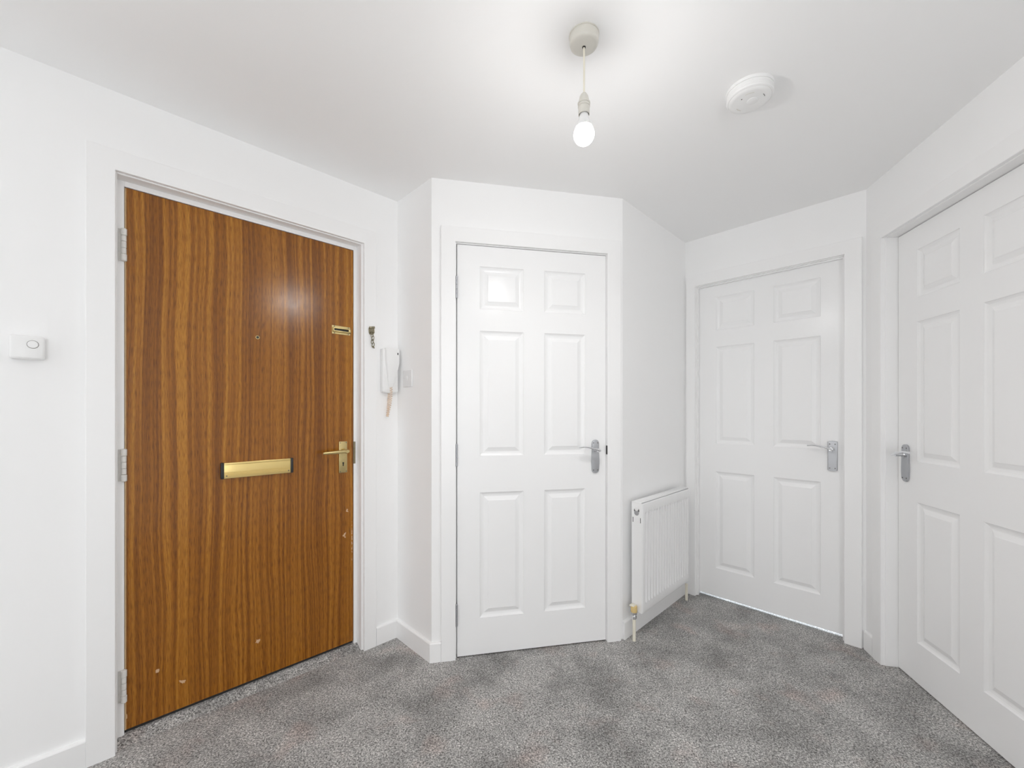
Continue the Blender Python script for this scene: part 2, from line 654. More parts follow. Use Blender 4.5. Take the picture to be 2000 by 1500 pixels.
# front door (recess in the left wall)
t1, x1 = trim('trim_1', W1, 'white painted door frame and architrave around the brown wooden front door',
              0.182, 0.2545, 1.147, 1.211, 2.018, 2.090)
lining(t1, x1, 0.2285, 1.166, 0.259, 1.138, 2.045, 2.0135, 0.10)
for a, b, c, d in ((0.259, 0.2785, 0.0, 2.0135), (1.1215, 1.138, 0.0, 2.0135), (0.2785, 1.1215, 1.9945, 2.0135)):
    MB().box(a - x1, b - x1, -0.095, -0.049, c, d, 0.001, 1).build('frame_rebate', M['trim'], t1)
MB().box(0.2785 - x1, 1.1215 - x1, -0.10, -0.062, 0.0, 0.034).build('dark_gap_bar', M['dark'], t1)  # near-black bar added as the gap's shade, stops light leaking under
MB().prism([(-0.008, -0.001), (-0.030, 0.012), (-0.048, 0.022), (-0.064, 0.024), (-0.064, -0.001)], 0, 0.260, 1.137).build('carpet_ramp', M['carpet'], floor, matrix=W1.at())
m_ = MB()
m_.box(1.1195 - x1, 1.1225 - x1, -0.0495, -0.047, 0.925, 1.035)
m_.box(1.1225 - x1, 1.1300 - x1, -0.0495, -0.0475, 0.925, 1.035)
m_.build('strike_plate', M['steelbrass'], t1)

# angled-wall door (flush, hinged towards the hall)
t2, x2 = trim('trim_2', W3, 'white architrave around the white door on the angled wall', 0.0435, 0.1125, 0.8885, 0.9625, 1.9965, 2.068)
lining(t2, x2, 0.088, 0.912, 0.1168, 0.8868, 2.022, 1.9925, 0.10)
for a, b, c, d in ((0.1185, 0.1335, 0.0, 1.9925), (0.8718, 0.8868, 0.0, 1.9925), (0.1335, 0.8718, 1.9775, 1.9925)):
    MB().box(a - x2, b - x2, -0.09, -0.040, c, d).build('door_stop', M['trim'], t2)
MB().box(0.8868 - x2, 0.8895 - x2, -0.002, 0.0115, 0.965, 1.010).build('latch_keep', M['black'], t2)

# far door (opens away, beside the radiator)
t3, x3 = trim('trim_3', W5, 'white architrave around the white door beside the radiator', 0.012, 0.0700, 0.8275, 0.8975, 1.9905, 2.060)
lining(t3, x3, 0.045, 0.852, 0.0735, 0.8240, 2.018, 1.9865, 0.10)
for a, b, c, d in ((0.0735, 0.0795, 0.0, 1.9865), (0.8180, 0.8240, 0.0, 1.9865), (0.0795, 0.8180, 1.9800, 1.9865)):
    MB().box(a - x3, b - x3, -0.029, -0.012, c, d).build('door_stop', M['trim'], t3)

# right-hand door (deep set)
t4, x4 = trim('trim_4', W6, 'white architrave around the deep-set white door', 0.0745, 0.1395, 0.926, 0.996, 1.9965, 2.068)
lining(t4, x4, 0.112, 0.955, 0.1455, 0.9245, 2.022, 1.9930, 0.10)

# opening added behind the camera for a fill lamp
t5, x5 = trim('trim_5', W7, 'white architrave around the added opening behind the camera', 0.02, 0.08, 0.88, 0.94, 2.04, 2.10)


# ------------------------------------------------------------------ doors
def rect_ring(m, x0, x1, z0, z1, n):
    return [m._v((x0, n, z0)), m._v((x1, n, z0)), m._v((x1, n, z1)), m._v((x0, n, z1))]


PROFILE = [(0.0, 0.0), (0.0015, 0.0022), (0.005, 0.0048), (0.010, 0.0074), (0.0165, 0.0090), (0.0205, 0.0094),
           (0.0225, 0.0092), (0.0395, 0.0022), (0.0405, 0.0012), (0.0425, 0.0008)]


def panel_mesh(w, h):
    """Moulded panel: cove down from the door face, bevel up to the raised field. Origin at lower left."""
    m = MB()
    prev = None
    for off, dep in PROFILE:
        r = rect_ring(m, off, w - off, off, h - off, -dep)
        if prev:
            for i in range(4):
                m.bm.faces.new([prev[i], prev[(i + 1) % 4], r[(i + 1) % 4], r[i]])
        prev = r
    m.bm.faces.new(prev)
    # back sheet so that the panel is a solid piece
    first = [v for v in list(m.bm.verts)[:4]]
    bk = rect_ring(m, 0, w, 0, h, -0.018)
    for i in range(4):
        m.bm.faces.new([first[(i + 1) % 4], first[i], bk[i], bk[(i + 1) % 4]])
    m.bm.faces.new(bk[::-1])
    return m.mesh('panel', M['door'])


ROWS = [(0.176, 0.785), (0.962, 1.571), (1.675, 1.884)]     # lower, middle, upper panels above the door's foot


def panel_door(name, W, s0, s1, n, z0, z1, label, cols):
    """Six-panel moulded door leaf, origin at its lower left front corner."""
    w, h, t = s1 - s0, z1 - z0, 0.035
    xs = [0.0] + [c for ab in cols for c in ab] + [w]
    zs = [0.0] + [c for ab in ROWS for c in ab] + [h]
    m = MB()
    grid = [[m._v((x, 0, z)) for z in zs] for x in xs]
    for i in range(len(xs) - 1):
        for j in range(len(zs) - 1):
            if i in (1, 3) and j in (1, 3, 5):
                continue
            m.bm.faces.new([grid[i][j], grid[i + 1][j], grid[i + 1][j + 1], grid[i][j + 1]])
    bk = rect_ring(m, 0, w, 0, h, -t)
    m.bm.faces.new(bk[::-1])
    nx, nz = len(xs) - 1, len(zs) - 1
    lo = [grid[i][0] for i in range(nx + 1)]
    hi = [grid[i][nz] for i in range(nx + 1)]
    le = [grid[0][j] for j in range(nz + 1)]
    ri = [grid[nx][j] for j in range(nz + 1)]
    m.bm.faces.new(lo + [bk[1], bk[0]])
    m.bm.faces.new(hi + [bk[2], bk[3]])
    m.bm.faces.new(le + [bk[3], bk[0]])
    m.bm.faces.new(ri + [bk[2], bk[1]])
    leaf = m.build(name, M['door'], matrix=W.at(s0, n, z0))
    tag(leaf, label, 'door', 'structure')
    cache = {}
    for (a, b) in cols:
        for (c, d) in ROWS:
            key = (round(b - a, 4), round(d - c, 4))
            if key not in cache:
                cache[key] = panel_mesh(*key)
            o = bpy.data.objects.new('panel', cache[key])
            COL.objects.link(o)
            o.parent = leaf
            o.location = (a, 0, c)
    return leaf


def chrome_handle(leaf, xc, zc, dirx, h, w, lever_z, style=0):
    """Lever on a long plate; dirx is the way the lever points along the door."""
    if style == 0:      # plate with bowed ends and shoulders
        pts = []
        hw, hh = w / 2, h / 2
        n = 8
        for k in range(n + 1):
            a = PI * (1 - k / n)
            pts.append((hw * 0.86 * math.cos(a), hh - 0.016 + 0.016 * math.sin(a)))
        pts += [(hw * 0.93, hh * 0.72), (hw * 0.90, hh * 0.25), (hw, -hh * 0.25), (hw, -hh * 0.42), (hw * 0.92, -hh * 0.74)]
        for k in range(n + 1):
            a = -PI * k / n
            pts.append((hw * 0.86 * math.cos(a), -hh + 0.016 + 0.016 * math.sin(a)))
        pts += [(-hw * 0.92, -hh * 0.74), (-hw, -hh * 0.42), (-hw, -hh * 0.25), (-hw * 0.90, hh * 0.25), (-hw * 0.93, hh * 0.72)]
    else:               # straight plate, gently curved foot and notched top
        hw, hh = w / 2, h / 2
        pts = [(-hw, hh - 0.003), (-hw * 0.6, hh), (-hw * 0.25, hh - 0.002), (0, hh + 0.001), (hw * 0.25, hh - 0.002), (hw * 0.6, hh), (hw, hh - 0.003)]
        n = 8
        for k in range(n + 1):
            x = hw * (1 - 2 * k / n)
            pts.append((x, -hh + 0.006 * (x / hw) ** 2))
    m = MB()
    m.prism([(p[0], p[1]) for p in pts], 1, 0.0, 0.009, 0.002, 2)
    plate = m.build('door_handle', M['chrome'], leaf, smooth=True, matrix=Matrix.Translation((xc, 0, zc)), angle=40)
    plate['label'] = 'satin chrome lever handle on a long plate'
    lz = lever_z - zc
    m = MB()
    m.lathe([(0.0115, 0.008), (0.0115, 0.014), (0.0085, 0.017), (0.0080, 0.040), (0.0100, 0.046), (0.0, 0.047)], (0, 0, lz), 1, 20)
    m.build('lever_boss', M['polished'], plate, smooth=True)
    m = MB()
    path, rad = [], []
    N = 16
    for k in range(N + 1):
        t = k / N
        x = dirx * (-0.010 + 0.112 * t)
        z = lz - 0.002 + 0.020 * math.sin(min(1, t * 1.15) * PI / 2) - 0.003 * max(0, t - 0.8) / 0.2
        y = 0.047 + 0.004 * t
        path.append((x, y, z))
        wdt = 0.0115 if t < 0.2 else 0.0115 + 0.001 * math.sin((t - 0.2) / 0.8 * PI)
        if t > 0.93:
            wdt *= 0.8
        if k == 0:
            wdt *= 0.7
        rad.append((wdt, 0.0058 - 0.0022 * t))
    m.sweep(path, rad, n=14)
    m.build('lever', M['polished'], plate, smooth=True, angle=60)
    for sx in (-1, 1):
        for sz in (-1, 1):
            m = MB()
            m.lathe([(0.0028, 0.0085), (0.0028, 0.0098), (0.0, 0.0102)], (sx * (w / 2 - 0.0095), 0, sz * (h / 2 - 0.0165)), 1, 10)
            m.build('screw', M['screw'], plate)
    return plate


# door_2: on the angled wall
COLS = [(0.1090, 0.3280), (0.4340, 0.6510)]
d2 = panel_door('door_2', W3, 0.1212, 0.8842, -0.001, 0.0070, 1.9892,
                'white six-panel door on the angled wall with steel hinges showing', COLS)
chrome_handle(d2, 0.8255 - 0.1212, 0.9555 - 0.007, -1, 0.172, 0.042, 0.9900 - 0.007, 0)
for zc in (1.782, 0.976, 0.209):
    m = MB()
    ks = 5
    hl = 0.105
    for k in range(ks):
        za = -hl / 2 + hl * k / ks
        m.lathe([(0.0048, za + 0.0006), (0.0055, za + 0.0014), (0.0055, za + hl / ks - 0.0014), (0.0048, za + hl / ks - 0.0006)], (0, 0.0065, 0), 2, 14)
    m.lathe([(0.0, -hl / 2 - 0.003), (0.003, -hl / 2 - 0.002), (0.004, -hl / 2), (0.004, hl / 2), (0.003, hl / 2 + 0.002), (0.0, hl / 2 + 0.003)], (0, 0.0065, 0), 2, 12)
    hg = m.build('hinge', M['chrome'], d2, smooth=True, matrix=Matrix.Translation((-0.0030, 0, zc - 0.007)))
    hg['label'] = 'steel butt hinge knuckle'
    MB().box(-0.0075, -0.0045, 0.0, 0.003, -hl / 2, hl / 2).build('hinge_leaf', M['screw'], hg)

# door_3: far wall beside the radiator
d3 = panel_door('door_3', W5, 0.0765, 0.8210, -0.030, 0.0225, 1.9835,
                'white six-panel door beside the radiator with daylight showing under it', [(0.1040, 0.3230), (0.4240, 0.6450)])
chrome_handle(d3, 0.7735 - 0.0765, 0.9500 - 0.0225, -1, 0.160, 0.042, 0.9880 - 0.0225, 1)

# door_4: right-hand wall
d4 = panel_door('door_4', W6, 0.1475, 0.9225, -0.050, 0.0050, 1.9905,
                'white six-panel door set deep in the right-hand wall', [(0.1180, 0.3400), (0.4430, 0.6600)])
chrome_handle(d4, 0.2010 - 0.1475, 0.9540 - 0.005, 1, 0.168, 0.044, 0.9920 - 0.005, 0)

# door_1: brown veneered front door
DW, DH, D0S, D0Z = 0.8385, 1.954, 0.2808, 0.038
d1 = MB().box(0, DW, -0.044, 0, 0, DH, 0.0012, 1).build('door_1', M['wood'], matrix=W1.at(D0S, -0.05, D0Z))
tag(d1, 'brown sapele-veneered flush front door with brass letter plate and handle', 'door', 'structure')
MB().box(-0.0012, 0.0030, -0.043, 0.0006, 0.0, DH - 0.002, 0.0006, 1).build('edge_lipping', M['lipping'], d1)


def P1(s, z):
    return s - D0S, z - D0Z


# letter plate
xa, za = P1(0.5652, 0.9110)
lp = MB().box(0.0105, 0.2615, 0.0, 0.014, 0.0, 0.0645, 0.0015, 2).build('letter_plate', M['gold'], d1, smooth=True, matrix=Matrix.Translation((xa, 0, za)))
lp['label'] = 'gold-coloured letter plate with black ends'
for a, b in ((0.0, 0.0115), (0.2605, 0.272)):
    MB().box(a, b, 0.0, 0.0165, -0.001, 0.0655, 0.003, 2).build('end_cap', M['black'], lp, smooth=True)
MB().box(0.0125, 0.2595, 0.0130, 0.0172, 0.0560, 0.0640, 0.0015, 2).build('flap_rib', M['gold'], lp, smooth=True)
for zz in (0.010, 0.0145, 0.019, 0.0235):
    MB().box(0.0125, 0.2595, 0.0130, 0.0152, zz, zz + 0.0022, 0.0007, 1).build('flap_groove_rib', M['gold'], lp)
for xx in (0.0195, 0.2525):
    MB().lathe([(0.0026, 0.0145), (0.0026, 0.0160), (0.0, 0.0165)], (xx, 0, 0.0105), 1, 10).build('screw', M['screw'], lp)

# brass handle
xa, za = P1(1.0660, 0.9620)
bp_ = MB().box(-0.0205, 0.0205, 0.0, 0.008, -0.0765, 0.0765, 0.002, 2).build('door_handle', M['brass'], d1, smooth=True, matrix=Matrix.Translation((xa, 0, za)))
bp_['label'] = 'worn brass lever handle with keyhole plate'
m = MB()
m.lathe([(0.0125, 0.007), (0.0115, 0.016), (0.0095, 0.020), (0.0095, 0.052), (0.0080, 0.056), (0.0, 0.057)], (0, 0, 0.0300), 1, 20)
m.build('lever_boss', M['brass'], bp_, smooth=True)
m = MB()
path, rad = [], []
for k in range(13):
    t = k / 12
    path.append((0.012 - 0.122 * t, 0.047 + 0.002 * math.sin(t * PI), 0.0310 - 0.0035 * t))
    r = 0.0092 - 0.0022 * t
    if k in (0, 12):
        r *= 0.72
    rad.append((r * 0.9, r))
m.sweep(path, rad, n=14)
m.build('lever', M['brass'], bp_, smooth=True, angle=60)
m = MB()
m.lathe([(0.0042, 0.0078), (0.0042, 0.0086), (0.0, 0.0086)], (0, 0, -0.029), 1, 14)
m.prism([(-0.0018, -0.030), (0.0018, -0.030), (0.0028, -0.043), (-0.0028, -0.043)], 1, 0.0078, 0.0086)
m.build('keyhole', M['black'], bp_)
for sx in (-1, 1):
    for sz in (-1, 1):
        MB().lathe([(0.0024, 0.0078), (0.0024, 0.0088), (0.0, 0.0091)], (sx * 0.0145, 0, sz * 0.0705), 1, 10).build('screw', M['screw'], bp_)

# chain track
xa, za = P1(1.0590, 1.5835)
tk = MB()
tk.box(-0.0455, 0.0440, 0.0, 0.003, -0.0205, 0.0205, 0.001, 1)
track = tk.build('chain_track', M['brass'], d1, matrix=Matrix.Translation((xa, 0, za)))
track['label'] = 'slotted brass door chain track'
m = MB()
for zz in (-0.0105, 0.0045):
    m.box(-0.0400, 0.0440, 0.003, 0.0125, zz, zz + 0.0060, 0.0015, 2)
m.box(-0.0430, -0.0370, 0.003, 0.0125, -0.0105, 0.0105, 0.0015, 2)
m.box(0.0330, 0.0440, 0.003, 0.0125, -0.0105, 0.0105, 0.0015, 2)
m.build('slot_rail', M['brass'], track, smooth=True)
MB().box(-0.0370, 0.0330, 0.0030, 0.0040, -0.0045, 0.0045).build('slot', M['black'], track)
for sx in (-0.034, 0.034):
    for sz in (-0.0160, 0.0160):
        MB().lathe([(0.0026, 0.0028), (0.0026, 0.0042), (0.0, 0.0046)], (sx, 0, sz), 1, 10).build('screw', M['screw'], track)

# peephole
xa, za = P1(0.6989, 1.5045)
pe = MB()
pe.lathe([(0.0080, 0.0), (0.0080, 0.0018), (0.0068, 0.0028), (0.0055, 0.0028), (0.0050, 0.0008)], (0, 0, 0), 1, 20)
pe = pe.build('peephole', M['brass'], d1, smooth=True, matrix=Matrix.Translation((xa, 0, za)))
MB().lathe([(0.0052, 0.0), (0.0052, 0.0012), (0.0, 0.0016)], (0, 0, 0), 1, 16).build('lens', M['black'], pe, smooth=True)

# painted hinges
for zc in (1.7823, 0.9930, 0.2017):
    hl = 0.115
    m = MB()
    m.lathe([(0.0, -hl / 2 - 0.002), (0.006, -hl / 2 - 0.001), (0.0085, -hl / 2 + 0.001), (0.0085, -hl / 2 + 0.023), (0.0070, -hl / 2 + 0.024)], (0, 0.0085, 0), 2, 16)
    m.lathe([(0.0070, hl / 2 - 0.024), (0.0085, hl / 2 - 0.023), (0.0085, hl / 2 - 0.001), (0.006, hl / 2 + 0.001), (0.0, hl / 2 + 0.002)], (0, 0.0085, 0), 2, 16)
    hg = m.build('hinge', M['hingepaint'], d1, smooth=True, matrix=Matrix.Translation((-0.0035, 0, zc - D0Z)))
    hg['label'] = 'butt hinge half covered in white paint'
    m = MB()
    for a, b in ((-hl / 2 + 0.025, -0.012), (-0.011, 0.011), (0.012, hl / 2 - 0.025)):
        m.lathe([(0.0064, a), (0.0072, a + 0.001), (0.0072, b - 0.001), (0.0064, b)], (0, 0.0085, 0), 2, 14)
    m.build('hinge_knuckle', M['hingepaint'], hg, smooth=True)
    MB().box(-0.0150, -0.003, 0.0008, 0.0035, -hl / 2, hl / 2, 0.001, 1).build('hinge_leaf', M['hingepaint'], hg)


# ------------------------------------------------------------------ things on the walls
# door chain hanging from its holder on the front door's trim
ch = empty('door_chain', W1.at(1.183, 0.016, 1.508))
tag(ch, 'short tarnished brass door chain hanging from its holder above the entry phone', 'door chain')
m = MB()
m.prism([(-0.010, 0.062), (0.010, 0.062), (0.0155, 0.074), (0.0150, 0.092), (0.011, 0.102), (-0.011, 0.102), (-0.0155, 0.090), (-0.0145, 0.072)], 1, 0.0, 0.004, 0.001, 1)
m.build('holder_plate', M['steelbrass'], ch)
m = MB()
m.prism([(-0.012, 0.100), (0.012, 0.104), (0.014, 0.094), (-0.012, 0.090)], 1, 0.003, 0.013, 0.0015, 2)
m.build('holder_hook', M['steelbrass'], ch, smooth=True)
for xx in (-0.009, 0.009):
    MB().lathe([(0.0055, 0.003), (0.0055, 0.007), (0.003, 0.009), (0.0, 0.009)], (xx, 0, 0.076), 1, 12).build('holder_rivet', M['steelbrass'], ch, smooth=True)


def link_mesh(L_, Wd, wire):
    m = MB()
    pts = []
    n = 18
    for k in range(n + 1):
        a = 2 * PI * k / n
        pts.append((Wd / 2 * math.cos(a), 0, L_ / 2 * math.sin(a)))
    m.sweep(pts, wire, up=(0, 1, 0), n=8, cap=False)
    return m.mesh('link', M['steelbrass'], True, 60)


lm = link_mesh(0.0245, 0.0150, 0.0018)
zz = 0.060
for k in range(4):
    o = bpy.data.objects.new('link', lm)
    COL.objects.link(o)
    o.parent = ch
    o.location = (0.000 + 0.0035 * (k % 2) + 0.0008 * k, -0.008, zz - 0.0165 * k)
    o.rotation_euler = (0, (0.15, -0.2, 0.3, -0.25, -0.45)[k], PI / 2 * (k % 2) + 0.35)
m = MB()
m.sweep([(0.0035, 0.008, 0.006), (0.009, 0.008, -0.002), (0.012, 0.009, -0.006)], [0.003, 0.0035, 0.002], n=10)
m.build('end_stud', M['steelbrass'], ch, smooth=True)

# entry phone
ph = empty('entry_phone', W1.at(1.2820, 0.0, 1.285))
tag(ph, 'white wall-mounted entry phone with handset and coiled cord', 'entry phone')
MB().box(-0.0435, 0.0435, 0.0, 0.030, 0.0, 0.224, 0.006, 3).build('base', M['plastic'], ph, smooth=True)
MB().box(-0.0300, 0.0330, 0.003, 0.0295, -0.004, 0.002, 0.002, 2).build('underside_grille', M['plastic2'], ph)
# handset: broad at the top, tapering to a rounded tip
m = MB()
rows = []
for k in range(15):
    t = k / 14                      # 0 at the tip, 1 at the top
    z = 0.026 + 0.199 * t
    left = -0.010 - 0.0235 * min(1, (t * 1.25)) ** 0.75
    right = 0.010 + 0.0320 * min(1, (t * 1.6)) ** 0.8
    proud = 0.032 + 0.018 * (0.35 + 0.65 * math.sin(min(1, t * 1.05) * PI * 0.62)) * (0.75 if k == 0 else 1)
    if k == 14:
        proud -= 0.005
    rows.append([m._v(p) for p in ((left, 0.029, z), (left, proud - 0.006, z), (left + 0.003, proud - 0.001, z), (left + 0.008, proud, z),
                                  (right - 0.008, proud, z), (right - 0.003, proud - 0.001, z), (right, proud - 0.006, z), (right, 0.029, z))])
for r0, r1 in zip(rows, rows[1:]):
    for i in range(7):
        m.bm.faces.new([r0[i], r0[i + 1], r1[i + 1], r1[i]])
m.bm.faces.new(rows[0])
m.bm.faces.new(rows[-1][::-1])
hs = m.build('handset', M['plastic'], ph, smooth=True, angle=50)
MB().lathe([(0.0030, 0.0), (0.0030, 0.0012), (0.0, 0.0014)], (0, 0, 0), 1, 12).build(
    'indicator', M['black'], hs, matrix=Matrix.Translation((0.0290, -0.0496, 0.198)) @ Matrix.Diagonal((1, 1, 1.9, 1)))
# coiled cord: down from the base and back up to the handset tip
m = MB()
path = []
turns, NN = 26, 26 * 10
for k in range(NN + 1):
    t = k / NN
    if t < 0.5:
        q = t / 0.5
        bx, bz = -0.004 - 0.010 * q, -0.004 - 0.122 * q
    else:
        q = (t - 0.5) / 0.5
        bx, bz = -0.014 + 0.012 * math.sin(q * PI / 2) + 0.004 * math.sin(q * PI), -0.126 + 0.150 * q
    by = 0.020 + (0.018 * max(0, t - 0.5) / 0.5)
    a = 2 * PI * turns * t
    rr = 0.0058
    path.append((bx + rr * math.cos(a), by + rr * math.sin(a), bz))
m.sweep(path, 0.0016, n=6)
m.build('coiled_cord', M['peach'], ph, smooth=True, angle=80)

# light switch on the return wall
sw = MB().box(-0.043, 0.043, 0.0, 0.009, 0.0, 0.086, 0.003, 3).build('light_switch', M['switch'], smooth=True, matrix=W2.at(0.1120, 0.0, 1.311))
tag(sw, 'square white plastic light switch on the short return wall', 'light switch')
m = MB()
m.prism([(0.0085, 0.0315), (0.0085, 0.0545), (0.0140, 0.0545), (0.0105, 0.0315)], 0, -0.0055, 0.0055, 0.0008, 1)
m.build('rocker', M['plastic'], sw)
for xx in (-0.030, 0.030):
    MB().lathe([(0.0026, 0.0085), (0.0026, 0.0096), (0.0, 0.0098)], (xx, 0, 0.043), 1, 10).build('screw_cap', M['plastic2'], sw)

# box with a round button, left of the front door
bx = MB().box(-0.0365, 0.0365, 0.0, 0.030, 0.0, 0.073, 0.007, 3).build('wall_control_box', M['plastic'], smooth=True, matrix=W1.at(0.0560, 0.0, 1.3475))
tag(bx, 'small white wall box with a round button beside the wooden front door', 'control box')
MB().lathe([(0.0128, 0.029), (0.0128, 0.0304), (0.0, 0.0304)], (0.012, 0, 0.046), 1, 28).build('button_groove', M['screw'], bx)
MB().lathe([(0.0116, 0.029), (0.0116, 0.0318), (0.0105, 0.0328), (0.0, 0.0330)], (0.012, 0, 0.046), 1, 28).build('button', M['plastic'], bx, smooth=True)


# ------------------------------------------------------------------ radiator
RW, RB, RF, RZ0, RZ1 = 0.600, 0.030, 0.088, 0.140, 0.712
ra = empty('radiator', W4.at(0.046, 0.0, 0.0))
tag(ra, 'small white ribbed panel radiator on two pipes below the bare wall', 'radiator')
# pressed front sheet with upright channels
m = MB()
xs = [0.0, 0.004]
NF = 17
pitch = (RW - 0.044) / NF
prof = [(0.0, 0.004), (0.0, 0.0)]


def sheet_x():
    out = [(0.0, -0.006), (0.002, -0.002), (0.006, 0.0), (0.022, 0.0)]
    for k in range(NF):
        b0 = 0.022 + k * pitch
        out += [(b0 + pitch * 0.20, 0.0), (b0 + pitch * 0.36, -0.0105), (b0 + pitch * 0.64, -0.0105), (b0 + pitch * 0.80, 0.0)]
    out += [(RW - 0.022, 0.0), (RW - 0.006, 0.0), (RW - 0.002, -0.002), (RW, -0.006)]
    return out


zr = [(RZ0, 0.0, -0.006), (RZ0 + 0.003, 0.0, -0.0015), (RZ0 + 0.008, 0.0, 0.0), (RZ0 + 0.048, 0.0, 0.0), (RZ0 + 0.062, 1.0, 0.0),
      (RZ1 - 0.066, 1.0, 0.0), (RZ1 - 0.052, 0.0, 0.0), (RZ1 - 0.012, 0.0, 0.0), (RZ1 - 0.006, 0.0, -0.0015), (RZ1 - 0.003, 0.0, -0.006)]
sx = sheet_x()
rows = []
for z, w_, off in zr:
    row = []
    for i, (x, d) in enumerate(sx):
        edge = i < 3 or i > len(sx) - 4
        row.append(m._v((x, RF + min(d if edge else d * w_, off if off < 0 else 0.0) if (edge or off < 0) else RF + d * w_, z)))
    rows.append(row)
for r0, r1 in zip(rows, rows[1:]):
    for i in range(len(sx) - 1):
        m.bm.faces.new([r0[i], r0[i + 1], r1[i + 1], r1[i]])
m.build('front_panel', M['rad'], ra, smooth=True, angle=40)
MB().box(0.004, RW - 0.004, RB, RB + 0.012, RZ0 + 0.004, RZ1 - 0.008, 0.003, 2).build('back_panel', M['rad'], ra, smooth=True)
# side cheeks
for side in (0, 1):
    a, b = ((-0.0015, 0.0) if side == 0 else (RW, RW + 0.0015))
    m = MB()
    n0, n1_ = RB - 0.002, RF - 0.004
    m.prism([(n0, RZ0 + 0.020), (n0 + 0.030, RZ0 + 0.020), (n0 + 0.036, RZ0 + 0.006), (n1_, RZ0 + 0.003), (n1_, RZ1 + 0.002), (n0, RZ1 + 0.002)], 0, a, b)
    cheek = m.build('side_cheek', M['rad'], ra)
    if side == 0:
        zc, nc = RZ1 - 0.041, (RB + RF) / 2 - 0.003
        MB().lathe([(0.0150, -0.0016), (0.0150, -0.0020), (0.0, -0.0020)], (0, nc, zc), 0, 24).build('vent_hole', M['screw'], cheek)
        MB().lathe([(0.0105, -0.0018), (0.0105, -0.0040), (0.008, -0.0052), (0.0, -0.0052)], (0, nc, zc + 0.009), 0, 20).build('bleed_plug', M['plastic'], cheek, smooth=True)
        MB().lathe([(0.0135, -0.0016), (0.0135, -0.0024), (0.0, -0.0026)], (0, nc, zc - 0.012), 0, 20).build('end_plug', M['chrome'], cheek, smooth=True)
        for nn in (RB + 0.004, RF - 0.012):
            MB().box(-0.0022, -0.0012, nn, nn + 0.0028, zc - 0.062, zc - 0.036).build('cheek_slot', M['dark'], cheek)
# top cover with pressed ridge and slots
m = MB()
m.box(-0.002, RW + 0.002, RB - 0.003, RF - 0.008, RZ1 - 0.003, RZ1 + 0.004, 0.0020, 2)
top = m.build('top_cover', M['rad'], ra, smooth=True)
MB().box(0.004, RW - 0.004, RF - 0.020, RF - 0.0165, RZ1 + 0.0035, RZ1 + 0.0065, 0.001, 1).build('cover_ridge', M['rad'], top)
for k in range(2):
    xx = 0.10 + 0.40 * k
    MB().box(xx - 0.012, xx + 0.012, 0.0, RB + 0.001, RZ0 + 0.06, RZ1 - 0.06).build('bracket', M['rad'], ra)
# valve and pipes
vx, vn = -0.020, 0.052
m = MB()
m.sweep([(vx, vn, -0.002), (vx, vn, 0.128)], 0.0082, up=(1, 0, 0), n=16)
m.build('pipe', M['cream'], ra, smooth=True)
m = MB()
m.lathe([(0.0095, 0.112), (0.0125, 0.115), (0.0125, 0.128), (0.0095, 0.131), (0.0095, 0.135)], (vx, vn, 0), 2, 6)
m.lathe([(0.0100, 0.133), (0.0135, 0.137), (0.0135, 0.158), (0.0110, 0.163)], (vx, vn, 0), 2, 20)
m.sweep([(vx, vn, 0.150), (0.012, vn, 0.158)], 0.0095, n=14)
valve = m.build('valve', M['polished'], ra, smooth=True)
MB().lathe([(0.0150, 0.150), (0.0165, 0.153), (0.0165, 0.176), (0.0145, 0.181), (0.0, 0.182)], (vx - 0.002, vn, 0), 2, 22).build('valve_cap', M['yellow'], valve, smooth=True)
MB().box(vx - 0.016, vx + 0.013, vn - 0.020, vn + 0.006, 0.180, 0.186, 0.002, 2).build('cap_tab', M['cream'], valve, smooth=True)
vx2 = RW + 0.040
m = MB()
m.sweep([(vx2, vn + 0.002, -0.002), (vx2, vn + 0.002, 0.130)], 0.0082, up=(1, 0, 0), n=16)
m.build('pipe', M['cream'], ra, smooth=True)
m = MB()
m.lathe([(0.0105, 0.108), (0.0125, 0.112), (0.0125, 0.160), (0.0100, 0.166), (0.0, 0.167)], (vx2, vn + 0.002, 0), 2, 18)
m.sweep([(vx2, vn + 0.002, 0.150), (RW - 0.010, vn, 0.158)], 0.0090, n=14)
m.build('lockshield_valve', M['plastic'], ra, smooth=True)


# ------------------------------------------------------------------ ceiling things
BX, BY = 0.2125, 1.232
pl = empty('pendant_light', Matrix.Translation((BX, BY, CEIL)))
tag(pl, 'bare glowing light bulb hanging on a cord from a cream ceiling rose', 'pendant light')
m = MB(False)
m.lathe([(0.0, 0.0), (0.0440, 0.0), (0.0440, -0.0030), (0.0425, -0.0034)], (0, 0, 0), 2, 48)
m.build('rose_base', M['ivory'], pl, smooth=True)
m = MB(False)
m.lathe([(0.0425, -0.0034), (0.0430, -0.0045), (0.0420, -0.0230), (0.0400, -0.0285), (0.0360, -0.0315), (0.0280, -0.0335), (0.0, -0.0345)], (0, 0, 0), 2, 48)
m.build('rose_cover', M['ivory'], pl, smooth=True)
MB(False).lathe([(0.0052, -0.0340), (0.0048, -0.0365), (0.0, -0.0365)], (0, 0, 0), 2, 16).build('cord_hole', M['dark'], pl)
zt = 2.1235 - CEIL
m = MB(False)
m.sweep([(0, 0, -0.034), (0.0006, 0, -0.09), (0, 0, zt - 0.004)], 0.0029, up=(0, 1, 0), n=10)
m.build('cord', M['cream'], pl, smooth=True)
m = MB(False)
m.lathe([(0.0, zt + 0.002), (0.0055, zt + 0.0018), (0.0090, zt - 0.002), (0.0125, zt - 0.009), (0.0145, zt - 0.018), (0.0152, zt - 0.0260), (0.0152, zt - 0.0270)], (0, 0, 0), 2, 32)
